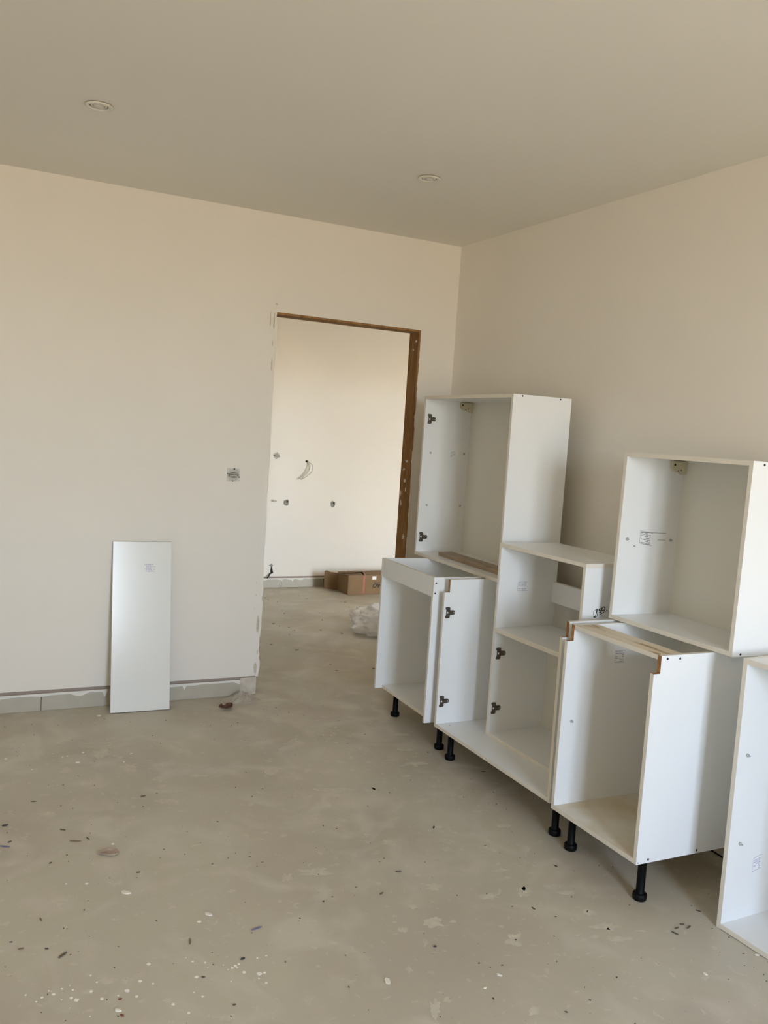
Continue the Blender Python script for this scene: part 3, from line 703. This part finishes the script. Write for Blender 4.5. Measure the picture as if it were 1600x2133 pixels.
# end flap folded across the open end, and one flap swung out behind
bm = nB(); prism(bm, [(0, .002), (Dp*.96, .012), (Dp*.96, .165), (.12, .158), (.04, .170), (0, Hb)], 0, -.006, -.002); obj('end_flap', bm, M_CARD, cb)
bm = nB(); n = Vector((-.115, .06, 0)); b0 = Vector((-.004, Dp*.92, .0))
v = []
for off in (Vector((0, 0, 0)), Vector((.002, .004, 0))):
    for s_, z_ in ((0, .0), (1, .012), (1.02, .178), (.85, .186), (.6, .172), (0, .165)): v.append(bm.verts.new(b0+n*s_+off+Vector((0, 0, z_))))
bm.faces.new(v[:6]); bm.faces.new(v[6:][::-1])
for i in range(6): bm.faces.new((v[i], v[(i+1) % 6], v[6+(i+1) % 6], v[6+i]))
obj('end_flap', bm, M_CARD, cb)
bm = nB(); box(bm, .150, .170, -.0012, 0, .001, Hb); v = [bm.verts.new(p) for p in ((.163, 0, Hb+.0046), (.175, 0, Hb+.0046), (.215, Dp*.48, Hb+.0166), (.2, Dp*.48, Hb+.0166))]; bm.faces.new(v)
obj('tape_strip', bm, M_TAPE, cb)
bm = nB(); box(bm, .245, .286, -.001, 0, .138, .170); obj('sticker', bm, M_STICK, cb)
MT = Matrix.Translation((.299, -.0008, .083)) @ Matrix.Rotation(R(180), 4, 'Y') @ Matrix.Rotation(R(90), 4, 'X')
text('printed_letters', 'AO', .055, MT, M_INKB, cb, bold=.002, shear=.25)
bm = nB(); box(bm, .262, .36, -.0008, 0, .109, .112); lathe(bm, [(.004, -.0008), (.004, 0)], (.250, 0, .058), 10, 1); obj('printed_mark', bm, M_INKB, cb)

cup = thing('cup', 'small dark maroon plastic cup against the far wall beside the cardboard box', 'cup', (.592, 3.085, .001))
bm = nB(); lathe(bm, [(.022, 0), (.024, .002), (.032, .078), (.0335, .082), (.0325, .083), (.0305, .080), (.023, .006)], n=28); obj('body', bm, M_CUP, cup, True)
bm = nB(); lathe(bm, [(.0335, .080), (.0345, .082), (.0345, .085), (.0325, .085), (.0315, .080)], n=28); obj('rim', bm, M_CUP, cup, True)

def crumple(name, sx, sy, sz, seed, sub=5, mats=M_BAG):
    bm = nB(); bmesh.ops.create_icosphere(bm, subdivisions=sub, radius=1)
    for v in bm.verts:
        p = v.co.copy(); q = p*2.2+Vector((seed, 0, 0))
        r = 1+.25*noise.noise(q)+.20*abs(noise.noise(q*2.3))-.10*abs(noise.noise(q*4.1))
        v.co = Vector((p.x*sx*r, p.y*sy*r, max(p.z*r, -.55)*sz+sz*.56))
    zmin = min(v.co.z for v in bm.verts)
    for v in bm.verts: v.co.z -= zmin
    return obj(name, bm, mats, None, True)
o = crumple('plastic_bag', .30, .30, .13, 3.1); o.location = (.36, 1.25, .001)
tag(o, 'crumpled clear plastic sheeting on the next room floor beyond the doorway', 'plastic sheet')
# scrap of clear film at the foot of the doorway
bm = nB(); nx, ny = 34, 26; g = []
for j in range(ny):
    row = []
    for i in range(nx):
        u, v_ = i/(nx-1)*2-1, j/(ny-1)*2-1; rr = max(0, 1-(u*u+v_*v_)**.5)
        hh = rr*.035+rr*.05*abs(noise.noise(Vector((u*3.2, v_*3.2, 2.2))))+.004*abs(noise.noise(Vector((u*9, v_*9, 0))))
        row.append(bm.verts.new((u*.10*(1+.25*noise.noise(Vector((v_*2, 0, 5)))), v_*.075*(1+.3*noise.noise(Vector((u*2, 3, 5)))), hh+.001)))
    g.append(row)
for j in range(ny-1):
    for i in range(nx-1): bm.faces.new((g[j][i], g[j][i+1], g[j+1][i+1], g[j+1][i]))
o = obj('plastic_film', bm, M_FILM); o.location = (-1.262, -.098, .0); o.rotation_euler.z = R(20)
tag(o, 'small scrap of crumpled clear film on the floor at the doorway left edge', 'plastic film')

# ================================================================== DEBRIS ON THE FLOOR
def shard(name, outline, th, curl, m, loc, rz, label):
    """Thin curved shard: fan of rings inside a hand-drawn outline, bent up at its rim."""
    bm = nB(); rings = []
    for s_ in (.0, .35, .7, 1.0):
        if s_ == 0: rings.append([bm.verts.new((0, 0, th))]); continue
        rings.append([bm.verts.new((x*s_, y*s_, th+curl*s_*s_*(.6+.8*max(0, y)/.02)*(1+.4*noise.noise(Vector((x*90, y*90, 1)))))) for x, y in outline])
    n = len(outline)
    for k in range(n): bm.faces.new((rings[0][0], rings[1][k], rings[1][(k+1) % n]))
    for a, b in zip(rings[1:], rings[2:]):
        for k in range(n): bm.faces.new((a[k], b[k], b[(k+1) % n], a[(k+1) % n]))
    o = obj(name, bm, m); md = o.modifiers.new('thickness', 'SOLIDIFY'); md.thickness = th; md.offset = -1
    o.location = loc; o.rotation_euler = (0, 0, rz); tag(o, label, 'debris'); return o
tear = [(-.036, -.008), (-.026, .003), (-.014, .013), (.0, .019), (.014, .021), (.027, .016), (.034, .004), (.033, -.010), (.024, -.020), (.008, -.022), (-.010, -.018), (-.024, -.013)]
shard('plaster_shard', tear, .004, .004, M_LEAF, (-2.235, -1.650, .001), R(-20), 'flat brown teardrop-shaped shard lying on the open floor at left')
leaf = [(-.038, -.006), (-.034, .012), (-.024, .020), (-.016, .008), (-.004, .012), (.004, .022), (.018, .030), (.032, .026), (.038, .010), (.032, -.012), (.018, -.022), (.0, -.020), (-.020, -.018), (-.034, -.014)]
shard('dried_leaf', leaf, .003, .016, M_LEAFD, (-1.390, -.228, .001), R(-15), 'curled dark brown leaf-like scrap on the floor near the doorway left edge')

def sliver(bm, x, y, dx, dy, wid, hh, seed):
    rnd = random.Random(seed); p = Vector((dx, dy)); n = Vector((-dy, dx)).normalized()*wid
    pts = [(-p*1.0), (-p*.5-n*.9), (p*.4-n*(.7+.5*rnd.random())), (p*1.0), (p*.5+n*.8), (-p*.5+n*(.6+.5*rnd.random()))]
    prism(bm, [(x+q.x, y+q.y) for q in pts], 2, .0006, .0006+hh)
NAMED = {0: 'long slate blue splinter at the left edge of the picture', 1: 'black crumb above the slate blue splinter at the left edge of the picture',
    2: 'thin brown stick between the left edge splinter and the teardrop shard', 4: 'slate blue splinter on open floor in the lower middle of the picture',
    5: 'dark splinter left of the white paint drops, lower left', 6: 'short reddish brown pellet above the white paint drops',
    10: 'roundish white plaster flake in the middle of the floor', 11: 'pale plaster flake below the brown teardrop shard',
    12: 'black crumb beside the right cluster of white paint drops', 14: 'white sliver among the paint drops at the bottom edge',
    18: 'largest dark splinter in the group in front of the nearest cabinet', 20: 'dark sliver on open floor in front of the widest base cabinet',
    24: 'white plaster flake near the bottom edge, right of the paint drops', 37: 'pale flake on the floor below the nearest cabinet'}
grit = {}
for i, (x, y, dx, dy, kind) in enumerate(CHIPS):
    L = math.hypot(dx, dy); wid = L*(.16 if kind in ('blue',) else .5 if kind in ('white', 'black', 'red') else .17); wid = max(wid, .0022)
    if kind == 'brown' and L > .015: wid = .0018
    if i in NAMED:
        bm = nB(); sliver(bm, 0, 0, dx, dy, wid, .003, i); o = obj('splinter' if kind in ('blue', 'dark', 'brown') else 'plaster_flake' if kind == 'white' else 'crumb', bm, CHIPM[kind])
        o.location = (x, y, 0); tag(o, NAMED[i], 'debris')
    else: sliver(grit.setdefault(kind, nB()), x, y, dx, dy, wid, .0025, i)
rnd = random.Random(77)
for i in range(420):
    x, y = rnd.uniform(-2.7, -.3), rnd.uniform(-3.1, -.2)
    if rnd.random() > .35+.65*max(0, noise.noise(Vector((x*1.4, y*1.4, 0)))+.5): continue
    a = rnd.uniform(0, 6.28); L = rnd.uniform(.0015, .0045)
    sliver(grit.setdefault(rnd.choice(['dark', 'dark', 'brown', 'black']), nB()), x, y, L*math.cos(a), L*math.sin(a), L*rnd.uniform(.3, .7), .0012, i)
for i in range(60):
    x, y = rnd.uniform(-.9, .5), rnd.uniform(.3, 2.9)
    if x > -.02 and .8 < y < 1.7: continue
    a = rnd.uniform(0, 6.28); L = rnd.uniform(.004, .012)
    sliver(grit['dark'], x, y, L*math.cos(a), L*math.sin(a), L*.35, .002, i)
for kind, g2 in grit.items():
    o = obj('floor_grit', g2, CHIPM[kind]); o['kind'] = 'stuff'; tag(o, 'fine %s grit and chips scattered over the floor' % kind, 'debris')

def flat_blob(bm, x, y, A2, B2, h_, seed, n=34, jag=.6):
    rnd = random.Random(seed); pts = []
    for k in range(n):
        a = 2*math.pi*k/n; j = 1-jag*.45*rnd.random()+jag*1.1*noise.noise(Vector((math.cos(a)*1.7, math.sin(a)*1.7, seed*3.3)))+jag*.8*noise.noise(Vector((math.cos(a)*4.5, math.sin(a)*4.5, seed*1.3)))
        q = A2*math.cos(a)*j+B2*math.sin(a)*j; pts.append((x+q.x, y+q.y))
    prism(bm, pts, 2, .0001, h_)
bm = nB()
for i, (x, y, ax, ay, bx, by) in enumerate(SMEARS): flat_blob(bm, x, y, Vector((ax, ay)), Vector((bx, by)), .0004, i)
rnd = random.Random(5)
for i in range(90):
    x, y = rnd.uniform(-2.6, -.7), rnd.uniform(-3.0, -.3); a = rnd.uniform(0, 3.1); L = rnd.uniform(.004, .016)
    flat_blob(bm, x, y, Vector((math.cos(a), math.sin(a)))*L, Vector((-math.sin(a), math.cos(a)))*L*rnd.uniform(.25, .8), .0004, 200+i, 9, .6)
for i in range(120):     # trodden dust along the front of the cabinets
    s_ = rnd.random(); x, y = -.95+.25*noise.noise(Vector((s_*9, 1, 2)))+rnd.gauss(0, .10), -.6-2.2*s_; a = rnd.uniform(0, 3.1); L = rnd.uniform(.004, .020)
    flat_blob(bm, x, y, Vector((math.cos(a), math.sin(a)))*L, Vector((-math.sin(a), math.cos(a)))*L*rnd.uniform(.2, .6), .0004, 400+i, 9, .6)
o = obj('dried_plaster', bm, M_SMEAR); o['kind'] = 'stuff'; tag(o, 'pale dried plaster smears spread over the floor', 'plaster')
bm = nB()
for i, (x, y, r) in enumerate(DROPS): flat_blob(bm, x, y, Vector((r*.85, 0)), Vector((0, r*.85)), .0009, 900+i, 14, .25)
o = obj('paint_splatter', bm, M_DROP); o['kind'] = 'stuff'; tag(o, 'white paint drops spattered on the floor near the camera', 'paint')
